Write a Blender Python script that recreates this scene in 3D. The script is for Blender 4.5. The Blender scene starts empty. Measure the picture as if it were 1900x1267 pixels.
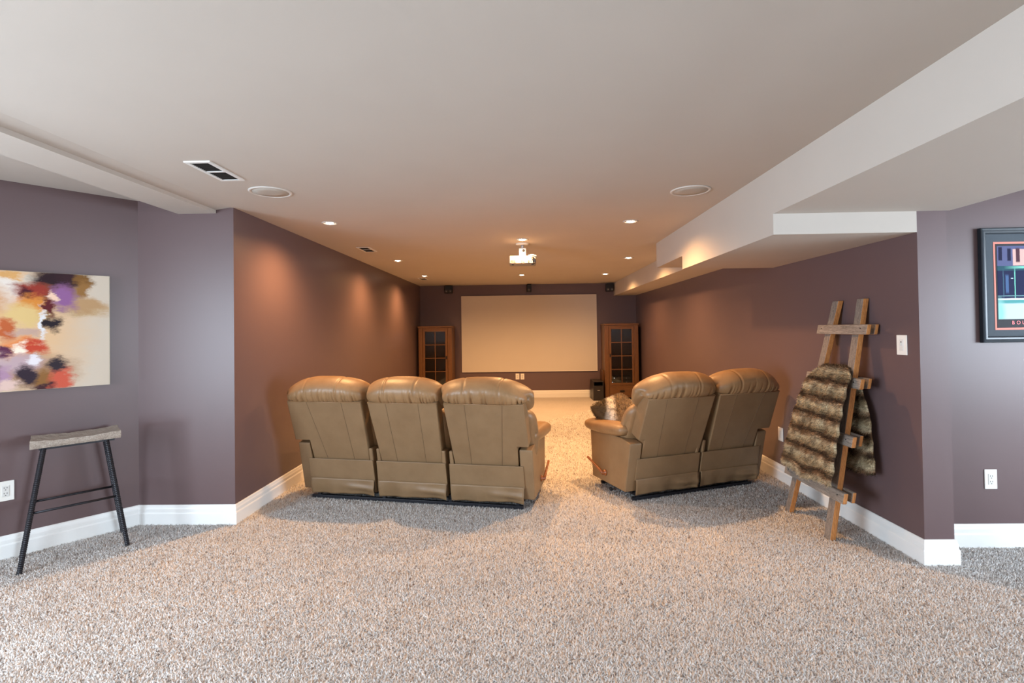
import bpy, bmesh, math, random
import numpy as np
from mathutils import Vector, Matrix

random.seed(7); rng = np.random.default_rng(7)
sc = bpy.context.scene
C = sc.collection
PI = math.pi

# ---------------------------------------------------------------- camera
cam_d = bpy.data.cameras.new('camera'); cam = bpy.data.objects.new('camera', cam_d); C.objects.link(cam)
F_PX, YAW, PITCH, ROLL, SHIFT, EYE = 960.0, .0222, .0140, .014, -35.12, 1.4632
cam_d.sensor_width = 36; cam_d.lens = F_PX / 1900 * 36; cam_d.shift_y = SHIFT / 1900
cam_d.clip_start = .05; cam_d.clip_end = 100
f = Vector((-math.sin(YAW) * math.cos(PITCH), math.cos(YAW) * math.cos(PITCH), math.sin(PITCH)))
r = Vector((math.cos(YAW), math.sin(YAW), 0)); u = r.cross(f)
r2 = r * math.cos(ROLL) - u * math.sin(ROLL); u2 = r * math.sin(ROLL) + u * math.cos(ROLL)
cam.matrix_world = Matrix(((r2.x, u2.x, -f.x, 0), (r2.y, u2.y, -f.y, 0), (r2.z, u2.z, -f.z, EYE), (0, 0, 0, 1)))
sc.camera = cam

# ---------------------------------------------------------------- world, daylight, exposure
w = bpy.data.worlds.new('world'); sc.world = w; w.use_nodes = True
w.node_tree.nodes['Background'].inputs[0].default_value = (.62, .75, 1, 1)
w.node_tree.nodes['Background'].inputs[1].default_value = .6
sc.view_settings.view_transform = 'Standard'; sc.view_settings.look = 'None'
sc.view_settings.gamma = 1; sc.view_settings.use_curve_mapping = False
sc.view_settings.exposure = 0.18

def area(name, loc, aim, sx, sy, power, col):
    d = bpy.data.lights.new(name, 'AREA'); d.shape = 'RECTANGLE'; d.size = sx; d.size_y = sy; d.energy = power; d.color = col
    o = bpy.data.objects.new(name, d); C.objects.link(o); o.location = loc
    o.rotation_euler = (Vector(aim) - Vector(loc)).to_track_quat('-Z', 'Y').to_euler()
    return o
DAY = (.74, .87, 1)
area('window_daylight', (-4.26, -.30, 1.35), (0, -.30, .8), 3.2, 1.7, 360, DAY)     # daylight through window_1, left of the camera
area('window_daylight', (6.13, .30, 1.35), (2, .30, .6), 3.2, 1.7, 345, DAY)       # daylight through window_2, right of the camera
area('window_daylight', (1.2, -5.12, 1.35), (1.2, 0, .2), 2.4, 1.7, 60, DAY)          # daylight through window_3, behind the camera
POT_POWER = 126
POT_COL = (1, .53, .21)

# ---------------------------------------------------------------- materials
def srgb(r_, g, b):
    return tuple(((c / 255) / 12.92 if c / 255 <= .04045 else ((c / 255 + .055) / 1.055) ** 2.4) for c in (r_, g, b)) + (1,)
class NT:
    def __init__(s, name):
        s.m = bpy.data.materials.new(name); s.m.use_nodes = True; s.t = s.m.node_tree; s.n = s.t.nodes
        s.b = s.n['Principled BSDF']
    def node(s, typ, ins=None, **kw):
        nd = s.n.new(typ)
        for k, v in kw.items(): setattr(nd, k, v)
        for k, v in (ins or {}).items():
            if isinstance(v, bpy.types.NodeSocket): s.t.links.new(v, nd.inputs[k])
            else: nd.inputs[k].default_value = v
        return nd
    def link(s, a, b): s.t.links.new(a, b)
    def coord(s, kind='Object', scale=(1, 1, 1), rot=(0, 0, 0)):
        c = s.node('ShaderNodeTexCoord'); mp = s.node('ShaderNodeMapping', {'Vector': c.outputs[kind], 'Scale': scale, 'Rotation': rot})
        return mp.outputs[0]
    def noise(s, vec, scale, detail=3, rough=.5, dist=0):
        return s.node('ShaderNodeTexNoise', {'Vector': vec, 'Scale': scale, 'Detail': detail, 'Roughness': rough, 'Distortion': dist}).outputs['Fac']
    def ramp(s, fac, stops, interp='LINEAR'):
        rp = s.node('ShaderNodeValToRGB', {'Fac': fac}); rp.color_ramp.interpolation = interp
        el = rp.color_ramp.elements
        while len(el) < len(stops): el.new(.5)
        for e, (p, c) in zip(el, stops): e.position = p; e.color = c
        return rp.outputs[0]
    def mix(s, fac, a, b, mode='MIX'):
        mx = s.node('ShaderNodeMix', data_type='RGBA', blend_type=mode)
        for idx, v in ((0, fac), (6, a), (7, b)):
            if isinstance(v, bpy.types.NodeSocket): s.t.links.new(v, mx.inputs[idx])
            else: mx.inputs[idx].default_value = v
        return mx.outputs[2]
    def math(s, op, a, b=None, clamp=False):
        nd = s.node('ShaderNodeMath', operation=op); nd.use_clamp = clamp
        for i, v in enumerate((a, b)):
            if v is None: continue
            if isinstance(v, bpy.types.NodeSocket): s.t.links.new(v, nd.inputs[i])
            else: nd.inputs[i].default_value = v
        return nd.outputs[0]
    def bump(s, h, strength, dist=.01):
        b = s.node('ShaderNodeBump', {'Height': h, 'Strength': strength, 'Distance': dist}); s.link(b.outputs[0], s.b.inputs['Normal'])
    def set(s, col=None, rough=None, metal=None, spec=None):
        for k, v in (('Base Color', col), ('Roughness', rough), ('Metallic', metal), ('Specular IOR Level', spec)):
            if v is None: continue
            if isinstance(v, bpy.types.NodeSocket): s.link(v, s.b.inputs[k])
            else: s.b.inputs[k].default_value = v
        return s.m
M = {}
def plain(key, col, rough=.5, metal=0, spec=.5, var=.06, nscale=30, bump=0):
    t = NT(key); n = t.noise(t.coord(), nscale, 4)
    lo = tuple(c * (1 - var) for c in col[:3]) + (1,); hi = tuple(min(1, c * (1 + var)) for c in col[:3]) + (1,)
    t.set(t.ramp(n, [(.3, lo), (.7, hi)]), rough, metal, spec)
    if bump: t.bump(n, bump, .002)
    M[key] = t.m; return t.m
plain('wall', srgb(122, 103, 109), .42, spec=.4, var=.015, nscale=3, bump=.0)
def fine_paint(key, col, rough, spec=.4):
    t = NT(key); v = t.coord(); t.set(t.ramp(t.noise(v, 2.5, 3), [(.3, tuple(c * .985 for c in col[:3]) + (1,)), (.7, tuple(c * 1.015 for c in col[:3]) + (1,))]), rough, 0, spec)
    t.bump(t.noise(v, 260, 2), .12, .001); M[key] = t.m
fine_paint('wall', srgb(102, 83, 84), .37, .42)
fine_paint('ceiling', srgb(190, 181, 172), .85, .2)
fine_paint('trim', srgb(238, 238, 236), .35, .5)
plain('plate', srgb(240, 238, 232), .35, var=.01)
plain('plate_dark', srgb(70, 66, 62), .5)
plain('black_metal', srgb(34, 34, 40), .42, .4, .5, var=.2, nscale=60)
plain('black_plastic', srgb(20, 19, 22), .45, var=.1)
plain('grey_plastic', srgb(120, 118, 112), .5)
plain('speaker_grille', srgb(176, 168, 158), .8, var=.05, nscale=300)
plain('speaker_rim', srgb(205, 199, 192), .6, var=.02)
plain('white_plastic', srgb(225, 224, 220), .4, var=.02)
plain('projector_case', srgb(128, 127, 127), .45, var=.02)
plain('port_panel', srgb(104, 102, 100), .6, var=.02)  # darker than the case: the shade of the panel recess is put into the colour
plain('vent_dark', srgb(58, 52, 48), .7)
plain('screen', srgb(208, 202, 194), .9, spec=.1, var=.01, nscale=2)
plain('screen_edge', srgb(225, 220, 214), .7, var=.01)
plain('chrome', srgb(200, 200, 200), .2, 1)
plain('black_wood', srgb(34, 29, 27), .4, var=.2, nscale=20)
plain('brown_panel', srgb(92, 58, 34), .5, var=.15, nscale=15)
plain('dark_iron', srgb(30, 24, 20), .5, .5)
plain('black_frame', srgb(46, 54, 62), .28, var=.1)
plain('mat_grey', srgb(76, 84, 92), .85, var=.04, nscale=80)
plain('coral', srgb(222, 132, 116), .6, var=.03)
plain('print_black', srgb(36, 34, 40), .7, var=.03)
plain('coral_ink', srgb(240, 110, 115), .5, var=.02)
plain('canvas_edge', srgb(226, 220, 196), .8, var=.03)
plain('silver', srgb(190, 190, 196), .3, .6)
def emit(key, col, strength):
    t = NT(key); t.b.inputs['Base Color'].default_value = col; t.b.inputs['Emission Color'].default_value = col; t.b.inputs['Emission Strength'].default_value = strength; M[key] = t.m
emit('bulb', (1, .80, .58, 1), 30)
emit('led', (.8, .9, 1, 1), 4)
def wood(key, cols, scale=(1, 1, 1), rough=.5, grain=18, bump=.25):
    t = NT(key); v = t.coord('Object', scale)
    n = t.noise(v, grain, 6, .65, 1.2); n2 = t.noise(v, grain * 6, 3, .6)
    a = t.ramp(n, [(.25 + .5 * i / max(1, len(cols) - 1), c) for i, c in enumerate(cols)])
    t.set(t.mix(.35, a, t.ramp(n2, [(.35, tuple(c * .45 for c in cols[0][:3]) + (1,)), (.65, cols[-1])])), rough)
    t.bump(n2, bump, .003); M[key] = t.m
wood('oak', [srgb(78, 49, 22), srgb(104, 68, 33), srgb(122, 82, 42)], (6, 6, .7), .38, 6, .1)
wood('oak_h', [srgb(78, 49, 22), srgb(104, 68, 33), srgb(122, 82, 42)], (.7, 6, 6), .38, 6, .1)
wood('handle_wood', [srgb(140, 78, 40), srgb(176, 104, 58)], (1, 8, 8), .3, 5, .05)
wood('barn_grey', [srgb(74, 66, 60), srgb(128, 116, 106), srgb(168, 152, 138)], (10, 10, .8), .75, 7, .5)
wood('barn_grey_h', [srgb(80, 71, 64), srgb(140, 127, 116), srgb(178, 165, 152)], (10, .8, 10), .75, 7, .5)
wood('barn_cut', [srgb(150, 88, 40), srgb(196, 128, 66), srgb(214, 150, 88)], (8, 8, 1), .65, 6, .25)
wood('barn_brown', [srgb(78, 52, 36), srgb(132, 88, 54), srgb(168, 122, 84)], (8, 8, 1), .7, 6, .4)
wood('slab', [srgb(104, 93, 84), srgb(166, 153, 141), srgb(206, 196, 184)], (1.5, 12, 12), .8, 5, .6)

def carpet():
    t = NT('carpet'); v = t.coord()
    n = t.noise(v, 95, 3, .6, .3); n2 = t.noise(v, 210, 2, .6)
    h = t.math('ADD', t.math('MULTIPLY', n, .65), t.math('MULTIPLY', n2, .35))
    base = t.ramp(h, [(.34, srgb(104, 98, 95)), (.43, srgb(186, 180, 176)), (.52, srgb(222, 217, 213)), (.66, srgb(244, 242, 239))])
    big = t.noise(v, 2.2, 3); blot = t.noise(v, 30, 2)
    col = t.mix(t.math('MULTIPLY', blot, .22), base, srgb(200, 172, 150), 'MULTIPLY')
    t.set(t.mix(t.ramp(big, [(.35, (0, 0, 0, 1)), (.7, (.22, .22, .22, 1))]), col, srgb(180, 172, 166)), .95, 0, .1)
    t.bump(h, .9, .012); M['carpet'] = t.m
carpet()
def leather(key, cols, rough, bump):
    t = NT(key); v = t.coord(); n = t.noise(v, 7, 4, .6)
    vor = t.node('ShaderNodeTexVoronoi', {'Vector': v, 'Scale': 260}); wr = t.noise(v, 24, 4, .6, 1.5)
    t.set(t.ramp(n, [(.3, cols[0]), (.7, cols[1])]), rough, 0, .5)
    t.bump(t.math('ADD', t.math('MULTIPLY', vor.outputs['Distance'], .25), wr), bump, .004); M[key] = t.m
leather('leather', [srgb(136, 104, 70), srgb(154, 121, 85)], .42, .26)
leather('vinyl', [srgb(128, 101, 71), srgb(138, 111, 80)], .5, .10)
plain('seam', srgb(104, 82, 58), .7)

def fur_mat(key, uvname='UVMap'):
    t = NT(key); uv = t.node('ShaderNodeUVMap', uv_map=uvname).outputs[0]
    sx = t.node('ShaderNodeSeparateXYZ', {0: uv}); x, s = sx.outputs[0], sx.outputs[1]
    wob = t.noise(uv, 6, 2); blot = t.noise(uv, 11, 4, .7)
    ph = t.math('FRACT', t.math('ADD', t.math('MULTIPLY', s, 1.0), t.math('MULTIPLY', wob, .6)))
    mp = t.node('ShaderNodeMapping', {'Vector': uv, 'Scale': (16, 1.1, 1)}); streak = t.noise(mp.outputs[0], 1.0, 3, .6)
    band = t.ramp(ph, [(.0, srgb(50, 36, 28)), (.07, srgb(84, 62, 46)), (.24, srgb(170, 148, 114)), (.6, srgb(218, 202, 168)), (.84, srgb(150, 116, 86)), (.97, srgb(58, 40, 30))])
    dark = t.ramp(blot, [(.46, (0, 0, 0, 1)), (.64, (.8, .8, .8, 1))])
    band = t.mix(t.ramp(streak, [(.36, (.7, .7, .7, 1)), (.50, (0, 0, 0, 1))]), band, srgb(112, 86, 62))
    t.set(t.mix(dark, band, srgb(70, 62, 46)), .85, 0, .15); M[key] = t.m
fur_mat('fur')
def fur_cushion():
    t = NT('fur_cushion'); uv = t.node('ShaderNodeUVMap', uv_map='UVMap').outputs[0]
    sx = t.node('ShaderNodeSeparateXYZ', {0: uv}); n = t.noise(uv, 14, 4, .7)
    ph = t.math('ADD', sx.outputs[0], t.math('MULTIPLY', t.math('SUBTRACT', n, .5), .10))
    band = t.ramp(ph, [(.0, srgb(92, 78, 58)), (.20, srgb(104, 88, 64)), (.25, srgb(244, 236, 220)), (.32, srgb(244, 236, 220)), (.38, srgb(150, 128, 98)), (.62, srgb(176, 156, 128)), (.72, srgb(232, 222, 204)), (.82, srgb(110, 92, 70))])
    t.set(t.mix(t.ramp(n, [(.45, (0, 0, 0, 1)), (.65, (.6, .6, .6, 1))]), band, srgb(80, 66, 50)), .85, 0, .15); M['fur_cushion'] = t.m
fur_cushion()
def glass():
    t = NT('glass'); tr = t.node('ShaderNodeBsdfTransparent', {'Color': (.82, .84, .82, 1)}); gl = t.node('ShaderNodeBsdfGlossy', {'Roughness': .03})
    fr = t.node('ShaderNodeFresnel', {'IOR': 1.45}); mx = t.node('ShaderNodeMixShader', {0: fr.outputs[0], 1: tr.outputs[0], 2: gl.outputs[0]})
    t.link(mx.outputs[0], t.n['Material Output'].inputs[0]); M['glass'] = t.m
glass()

# ---------------------------------------------------------------- mesh helpers
def obj(name, bm, mat, parent=None, smooth=False):
    me = bpy.data.meshes.new(name); bm.normal_update(); bm.to_mesh(me); bm.free()
    return link(name, me, mat, parent, smooth)
def link(name, me, mat, parent=None, smooth=False):
    if smooth:
        for p in me.polygons: p.use_smooth = True
    if mat: me.materials.append(M[mat] if isinstance(mat, str) else mat)
    o = bpy.data.objects.new(name, me); C.objects.link(o)
    if parent: o.parent = parent
    return o
def tag(o, label=None, cat=None, group=None, kind=None):
    for k, v in (('label', label), ('category', cat), ('group', group), ('kind', kind)):
        if v: o[k] = v
    return o
def thing(name, label, cat, loc=(0, 0, 0), rz=0, group=None):
    o = bpy.data.objects.new(name, None); C.objects.link(o); o.empty_display_size = .1
    o.location = loc; o.rotation_euler = (0, 0, rz); return tag(o, label, cat, group)
def add_box(bm, x0, x1, y0, y1, z0, z1, bev=0, seg=2):
    vs = [bm.verts.new((x, y, z)) for x in (x0, x1) for y in (y0, y1) for z in (z0, z1)]
    fs = [bm.faces.new([vs[i] for i in q]) for q in ((0, 1, 3, 2), (4, 6, 7, 5), (0, 4, 5, 1), (2, 3, 7, 6), (0, 2, 6, 4), (1, 5, 7, 3))]
    if bev:
        es = {e for fc in fs for e in fc.edges}
        bmesh.ops.bevel(bm, geom=list(es), offset=bev, segments=seg, affect='EDGES', profile=.5)
    return bm
def box(x0, x1, y0, y1, z0, z1, bev=0, seg=2): return add_box(bmesh.new(), x0, x1, y0, y1, z0, z1, bev, seg)
def hexa(p, bev=0, seg=2):
    """8 points: 4 of the bottom loop, 4 of the top loop"""
    bm = bmesh.new(); vs = [bm.verts.new(q) for q in p]
    fs = [bm.faces.new([vs[i] for i in q]) for q in ((3, 2, 1, 0), (4, 5, 6, 7), (0, 1, 5, 4), (1, 2, 6, 5), (2, 3, 7, 6), (3, 0, 4, 7))]
    bmesh.ops.recalc_face_normals(bm, faces=fs)
    if bev: bmesh.ops.bevel(bm, geom=list(bm.edges), offset=bev, segments=seg, affect='EDGES', profile=.5)
    return bm
def add_prism(bm, poly, a, b, fn):
    """extrude a polygon (list of 2D points) between a and b, fn(p, q, t) -> xyz"""
    A = [bm.verts.new(fn(p, q, a)) for p, q in poly]; B = [bm.verts.new(fn(p, q, b)) for p, q in poly]
    n = len(poly); fs = [bm.faces.new(A), bm.faces.new(B[::-1])] + [bm.faces.new((A[i], B[i], B[(i + 1) % n], A[(i + 1) % n])) for i in range(n)]
    bmesh.ops.recalc_face_normals(bm, faces=fs); return bm
def prism(poly, a, b, fn, bev=0, seg=2):
    bm = add_prism(bmesh.new(), poly, a, b, fn)
    if bev: bmesh.ops.bevel(bm, geom=list(bm.edges), offset=bev, segments=seg, affect='EDGES', profile=.5)
    return bm
def add_tube(bm, pts, rad, seg=10, rads=None):
    pts = [Vector(p) for p in pts]; rings = []
    for i, p in enumerate(pts):
        d = (pts[min(i + 1, len(pts) - 1)] - pts[max(i - 1, 0)]).normalized()
        a = d.cross(Vector((0, 0, 1)) if abs(d.z) < .9 else Vector((1, 0, 0))).normalized(); b = d.cross(a)
        R_ = rads[i] if rads else rad
        rings.append([bm.verts.new(p + (a * math.cos(k * 2 * PI / seg) + b * math.sin(k * 2 * PI / seg)) * R_) for k in range(seg)])
    for i in range(len(rings) - 1):
        for k in range(seg): bm.faces.new((rings[i][k], rings[i][(k + 1) % seg], rings[i + 1][(k + 1) % seg], rings[i + 1][k]))
    bm.faces.new(rings[0][::-1]); bm.faces.new(rings[-1]); bmesh.ops.recalc_face_normals(bm, faces=list(bm.faces))
    return bm
def tube(pts, rad, seg=10, rads=None): return add_tube(bmesh.new(), pts, rad, seg, rads)
def lathe(prof, seg=32, axis='z', cen=(0, 0, 0)):
    bm = bmesh.new(); rings = []
    for rr, zz in prof:
        ring = []
        for k in range(seg):
            a = 2 * PI * k / seg; x, y = rr * math.cos(a), rr * math.sin(a)
            p = (x, y, zz) if axis == 'z' else ((x, zz, y) if axis == 'y' else (zz, x, y))
            ring.append(bm.verts.new((p[0] + cen[0], p[1] + cen[1], p[2] + cen[2])))
        rings.append(ring)
    for i in range(len(rings) - 1):
        for k in range(seg): bm.faces.new((rings[i][k], rings[i][(k + 1) % seg], rings[i + 1][(k + 1) % seg], rings[i + 1][k]))
    bm.faces.new(rings[0]); bm.faces.new(rings[-1]); bmesh.ops.recalc_face_normals(bm, faces=list(bm.faces)); return bm
def grid_mesh(name, fn, nu, nv, mat, parent=None, wrap_u=False, caps=False, uv=False):
    """fn(i, j) -> xyz for i in 0..nu, j in 0..nv"""
    bm = bmesh.new(); mu = nu if wrap_u else nu + 1
    g = [[bm.verts.new(fn(i, j)) for i in range(mu)] for j in range(nv + 1)]
    lay = bm.loops.layers.uv.new('UVMap') if uv else None
    for j in range(nv):
        for i in range(nu):
            fc = bm.faces.new((g[j][i], g[j][(i + 1) % mu], g[j + 1][(i + 1) % mu], g[j + 1][i]))
            if uv:
                for lp, (a, b) in zip(fc.loops, ((i, j), (i + 1, j), (i + 1, j + 1), (i, j + 1))): lp[lay].uv = uv(a, b)
    if caps: bm.faces.new(g[0][::-1]); bm.faces.new(g[-1])
    bmesh.ops.recalc_face_normals(bm, faces=list(bm.faces))
    return obj(name, bm, mat, parent, True)
def catmull(pts, n):
    P = [np.array(p, float) for p in pts]; m = len(P); out = []
    for k in range(n):
        t = k * m / n; i = int(t); t -= i; a, b, c_, d = P[(i - 1) % m], P[i % m], P[(i + 1) % m], P[(i + 2) % m]
        out.append(.5 * (2 * b + (c_ - a) * t + (2 * a - 5 * b + 4 * c_ - d) * t * t + (3 * b - a - 3 * c_ + d) * t ** 3))
    return out
def xyz(p, q, t): return (p, q, t)

# ---------------------------------------------------------------- the room
XL, XR, YB, YL, YR, H = -2.2357, 2.4216, 11.173, 3.948, 3.222, 2.44
W0 = Vector((-2.988, YL, 0)); WD = Vector((-.60943, -.79284, 0)); WN = Vector((.79284, -.60943, 0))
W1 = W0 + WD * 2.2                                                  # far end of the angled wall, out of frame
REAR, FARX, FLX = -5.2, 6.2, W1.x
def struct(name, bm, mat, label, parent=None):
    o = obj(name, bm, mat, parent)
    if parent is None: tag(o, label, None, None, 'structure')
    return o
struct('floor', box(FLX - .2, FARX + .1, REAR - .1, YB + .2, -.08, 0), 'carpet', 'speckled beige and grey shag carpet over the whole floor')
ceil = struct('ceiling', box(-2.372, FARX + .1, REAR - .1, YB + .2, H, H + .2), 'ceiling', 'flat off-white painted ceiling over the room')
struct('ceiling_panel', box(FLX - .2, -2.668, REAR - .1, YL + .15, 2.505, H + .2), 'ceiling', None, ceil)
def bulkhead(poly, y0, y1): return struct('bulkhead', prism(poly, y0, y1, lambda p, q, t: (p, t, q)), 'ceiling', None, ceil)
bulkhead([(-2.372, 2.398), (-2.668, 2.398), (-2.668, 2.60), (-2.372, 2.60)], REAR, YL)
bulkhead([(-2.372, 2.424), (-2.372, 2.44), (-2.262, 2.44)], REAR, YL)
bulkhead([(1.5504, 2.157), (2.622, 2.157), (2.622, H), (1.5504, H)], REAR, YR)
bulkhead([(1.5504, 2.028), (XR, 2.028), (XR, H), (1.5504, H)], YR, 5.053)
bulkhead([(1.5504, 2.157), (XR, 2.157), (XR, H), (1.5504, H)], 5.053, 6.018)
bulkhead([(1.950, 2.168), (XR, 2.168), (XR, H), (1.950, H)], 6.018, YB)
struct('wall_left', box(-2.372, XL, YL, YB, 0, H), 'wall', 'long plum-brown wall left of the home theatre')
struct('wall_left_return', box(-3.10, -2.372, YL, YL + .12, 0, 2.505), 'wall', 'narrow plum wall end facing the camera beside the left theatre wall')
struct('wall_left_angled', prism([(W0.x, W0.y), (W1.x, W1.y), (W1.x - .1, W1.y + .08), (W0.x - .1, W0.y + .08)], 0, 2.505, xyz), 'wall', 'angled plum wall behind the stool and the abstract canvas')
struct('wall_back', box(-2.372, 2.60, YB, YB + .12, 0, H), 'wall', 'dark brown end wall behind the projection screen')
struct('wall_right', box(XR, 2.60, YR, YB, 0, H), 'wall', 'long plum-brown wall right of the theatre, with its bright narrow end')
struct('wall_far_right', box(2.60, FARX, 3.47, 3.59, 0, H), 'wall', 'mauve wall behind the framed poster')
def wall_with_window(name, lab, idx, a0, a1, top, wa, wb, z0, z1, fn):
    """fn(a, d, z) -> xyz with a along the wall and d its depth (0 room side .. 0.1 outside)"""
    def ab(bm, p0, p1, d0, d1, q0, q1):
        vs = [bm.verts.new(fn(a, d, z)) for a in (p0, p1) for d in (d0, d1) for z in (q0, q1)]
        fs = [bm.faces.new([vs[i] for i in q]) for q in ((0, 1, 3, 2), (4, 6, 7, 5), (0, 4, 5, 1), (2, 3, 7, 6), (0, 2, 6, 4), (1, 5, 7, 3))]
        bmesh.ops.recalc_face_normals(bm, faces=fs)
    bm = bmesh.new(); ab(bm, a0, wa, 0, .1, 0, top); ab(bm, wb, a1, 0, .1, 0, top); ab(bm, wa, wb, 0, .1, 0, z0); ab(bm, wa, wb, 0, .1, z1, top)
    struct(name, bm, 'wall', lab)
    fr = bmesh.new(); e = .06; mid = (wa + wb) / 2
    for q in ((wa, wa + e, z0, z1), (wb - e, wb, z0, z1), (wa + e, wb - e, z0, z0 + e), (wa + e, wb - e, z1 - e, z1), (mid - .03, mid + .03, z0 + e, z1 - e)): ab(fr, q[0], q[1], .02, .08, q[2], q[3])
    o = struct('window_%d' % idx, fr, 'trim', 'white framed window in the %s' % lab.split(' with')[0])
    for a, b in ((wa + e, mid - .03), (mid + .03, wb - e)):
        pb = bmesh.new(); ab(pb, a, b, .045, .051, z0 + e, z1 - e); obj('pane', pb, 'glass', o)
wall_with_window('wall_left_rear', 'plum side wall left of the camera with a window', 1, REAR, W1.y, 2.505, -1.95, 1.35, .45, 2.25, lambda a, d, z: (FLX - d, a, z))
wall_with_window('wall_side_right', 'plum side wall far right of the camera with a window', 2, REAR, 3.59, H, -1.35, 1.95, .45, 2.25, lambda a, d, z: (FARX + d, a, z))
wall_with_window('wall_rear', 'plum wall behind the camera with a window', 3, FLX - .1, FARX + .1, H, -.05, 2.45, .45, 2.25, lambda a, d, z: (a, REAR - d, z))

BBPROF = [(0, 0), (.020, 0), (.020, .088), (.017, .096), (.0145, .099), (.0145, .122), (.011, .132), (.009, .146), (.005, .153), (0, .153)]
def baseboards():
    path = [(W1.x, W1.y), (W0.x, W0.y), (XL, YL), (XL, YB), (XR, YB), (XR, YR), (2.60, YR), (2.60, 3.47), (FARX, 3.47)]
    names = ['left_angled', 'left_return', 'left', 'back', 'right', 'right_end', 'right_side', 'far_right']
    labs = ['white moulded baseboard along the angled wall behind the stool', 'white baseboard on the short wall end left of the theatre', 'white baseboard along the left theatre wall', 'white baseboard below the projection screen',
            'white baseboard along the right theatre wall behind the ladder', 'white baseboard wrapping the right wall end', 'short white baseboard round the corner of the right wall end', 'white baseboard under the framed poster']
    P = [Vector((x, y)) for x, y in path]
    def nrm(i):
        d = (P[i + 1] - P[i]).normalized(); return Vector((d.y, -d.x))
    mit = []
    for i in range(len(P)):
        if i == 0: mit.append(nrm(0))
        elif i == len(P) - 1: mit.append(nrm(i - 1))
        else:
            a, b = nrm(i - 1), nrm(i); mit.append((a + b) / (1 + a.dot(b)))
    for i, nm in enumerate(names):
        bm = bmesh.new(); A = [bm.verts.new((*(P[i] + mit[i] * d), z)) for d, z in BBPROF]; B = [bm.verts.new((*(P[i + 1] + mit[i + 1] * d), z)) for d, z in BBPROF]
        n = len(A); fs = [bm.faces.new((A[k], A[(k + 1) % n], B[(k + 1) % n], B[k])) for k in range(n)] + [bm.faces.new(A), bm.faces.new(B)]
        bmesh.ops.recalc_face_normals(bm, faces=fs)
        struct('baseboard_' + nm, bm, 'trim', labs[i])
baseboards()

# ---------------------------------------------------------------- carpet pile: real tufts over the floor in view
def carpet_pile():
    rows = []; y = .9
    while y < YB - .02:
        sp = .0105 if y < 4 else .0105 + (y - 4) * .0016
        half = 1.05 * y + .5; x0, x1 = (max(-half, -4.2), min(half, 4.2)) if y < YL else (XL + .02, min(XR - .02, half))
        n = int((x1 - x0) / sp); rows.append(np.stack([x0 + (np.arange(n) + rng.random(n)) * sp, np.full(n, y) + rng.uniform(-.5, .5, n) * sp, np.full(n, sp)], 1)); y += sp
    P = np.concatenate(rows)
    x, y = P[:, 0], P[:, 1]
    keep = ((x - W0.x) * WN.x + (y - W0.y) * WN.y > .022) & ~((y > YL - .022) & (x < XL + .022)) & ~((x > XR - .022) & (x < 2.622) & (y > YR - .022)) & ~((x > XR - .022) & (y > 3.448)) & (y < YB - .022)
    P = P[keep]; n = len(P); sp = P[:, 2:3]
    B = np.concatenate([P[:, :2], np.zeros((n, 1))], 1)
    ang = rng.random(n) * 2 * PI; rad = sp[:, 0] * rng.uniform(.42, .62, n); hgt = sp[:, 0] * rng.uniform(.7, 1.5, n)
    ring = [B + np.stack([np.cos(ang + k * 2 * PI / 3) * rad, np.sin(ang + k * 2 * PI / 3) * rad, np.zeros(n)], 1) for k in range(3)]
    tip = B + np.stack([rng.normal(0, .55, n) * sp[:, 0], rng.normal(0, .55, n) * sp[:, 0], hgt], 1)
    V = np.stack(ring + [tip], 1).reshape(-1, 3); idx = (np.arange(n)[:, None, None] * 4 + np.array([[0, 1, 3], [1, 2, 3], [2, 0, 3]])[None]).reshape(-1)
    me = bpy.data.meshes.new('carpet_pile'); me.vertices.add(4 * n); me.vertices.foreach_set('co', V.ravel().astype(np.float32))
    me.loops.add(9 * n); me.loops.foreach_set('vertex_index', idx.astype(np.int32)); me.polygons.add(3 * n); me.polygons.foreach_set('loop_start', (np.arange(3 * n) * 3).astype(np.int32))
    shade = rng.random(n); uvl = me.uv_layers.new(name='UVMap'); uvl.data.foreach_set('uv', np.repeat(np.stack([shade, rng.random(n)], 1), 9, axis=0).ravel().astype(np.float32))
    me.update(calc_edges=True)
    o = link('carpet_pile', me, 'carpet_tuft', bpy.data.objects['floor']); o['kind'] = 'stuff'
def tuft_mat():
    t = NT('carpet_tuft'); uv = t.node('ShaderNodeUVMap', uv_map='UVMap').outputs[0]; sx = t.node('ShaderNodeSeparateXYZ', {0: uv})
    col = t.ramp(sx.outputs[0], [(0, srgb(132, 118, 110)), (.08, srgb(184, 176, 170)), (.3, srgb(213, 210, 208)), (.7, srgb(225, 223, 222)), (.88, srgb(220, 209, 199)), (1, srgb(242, 241, 240))])
    big = t.noise(t.coord(), 2.2, 3)
    t.set(t.mix(t.ramp(big, [(.35, (0, 0, 0, 1)), (.7, (.18, .18, .18, 1))]), col, srgb(196, 187, 181)), .95, 0, .05); M['carpet_tuft'] = t.m
tuft_mat(); carpet_pile()

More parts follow.
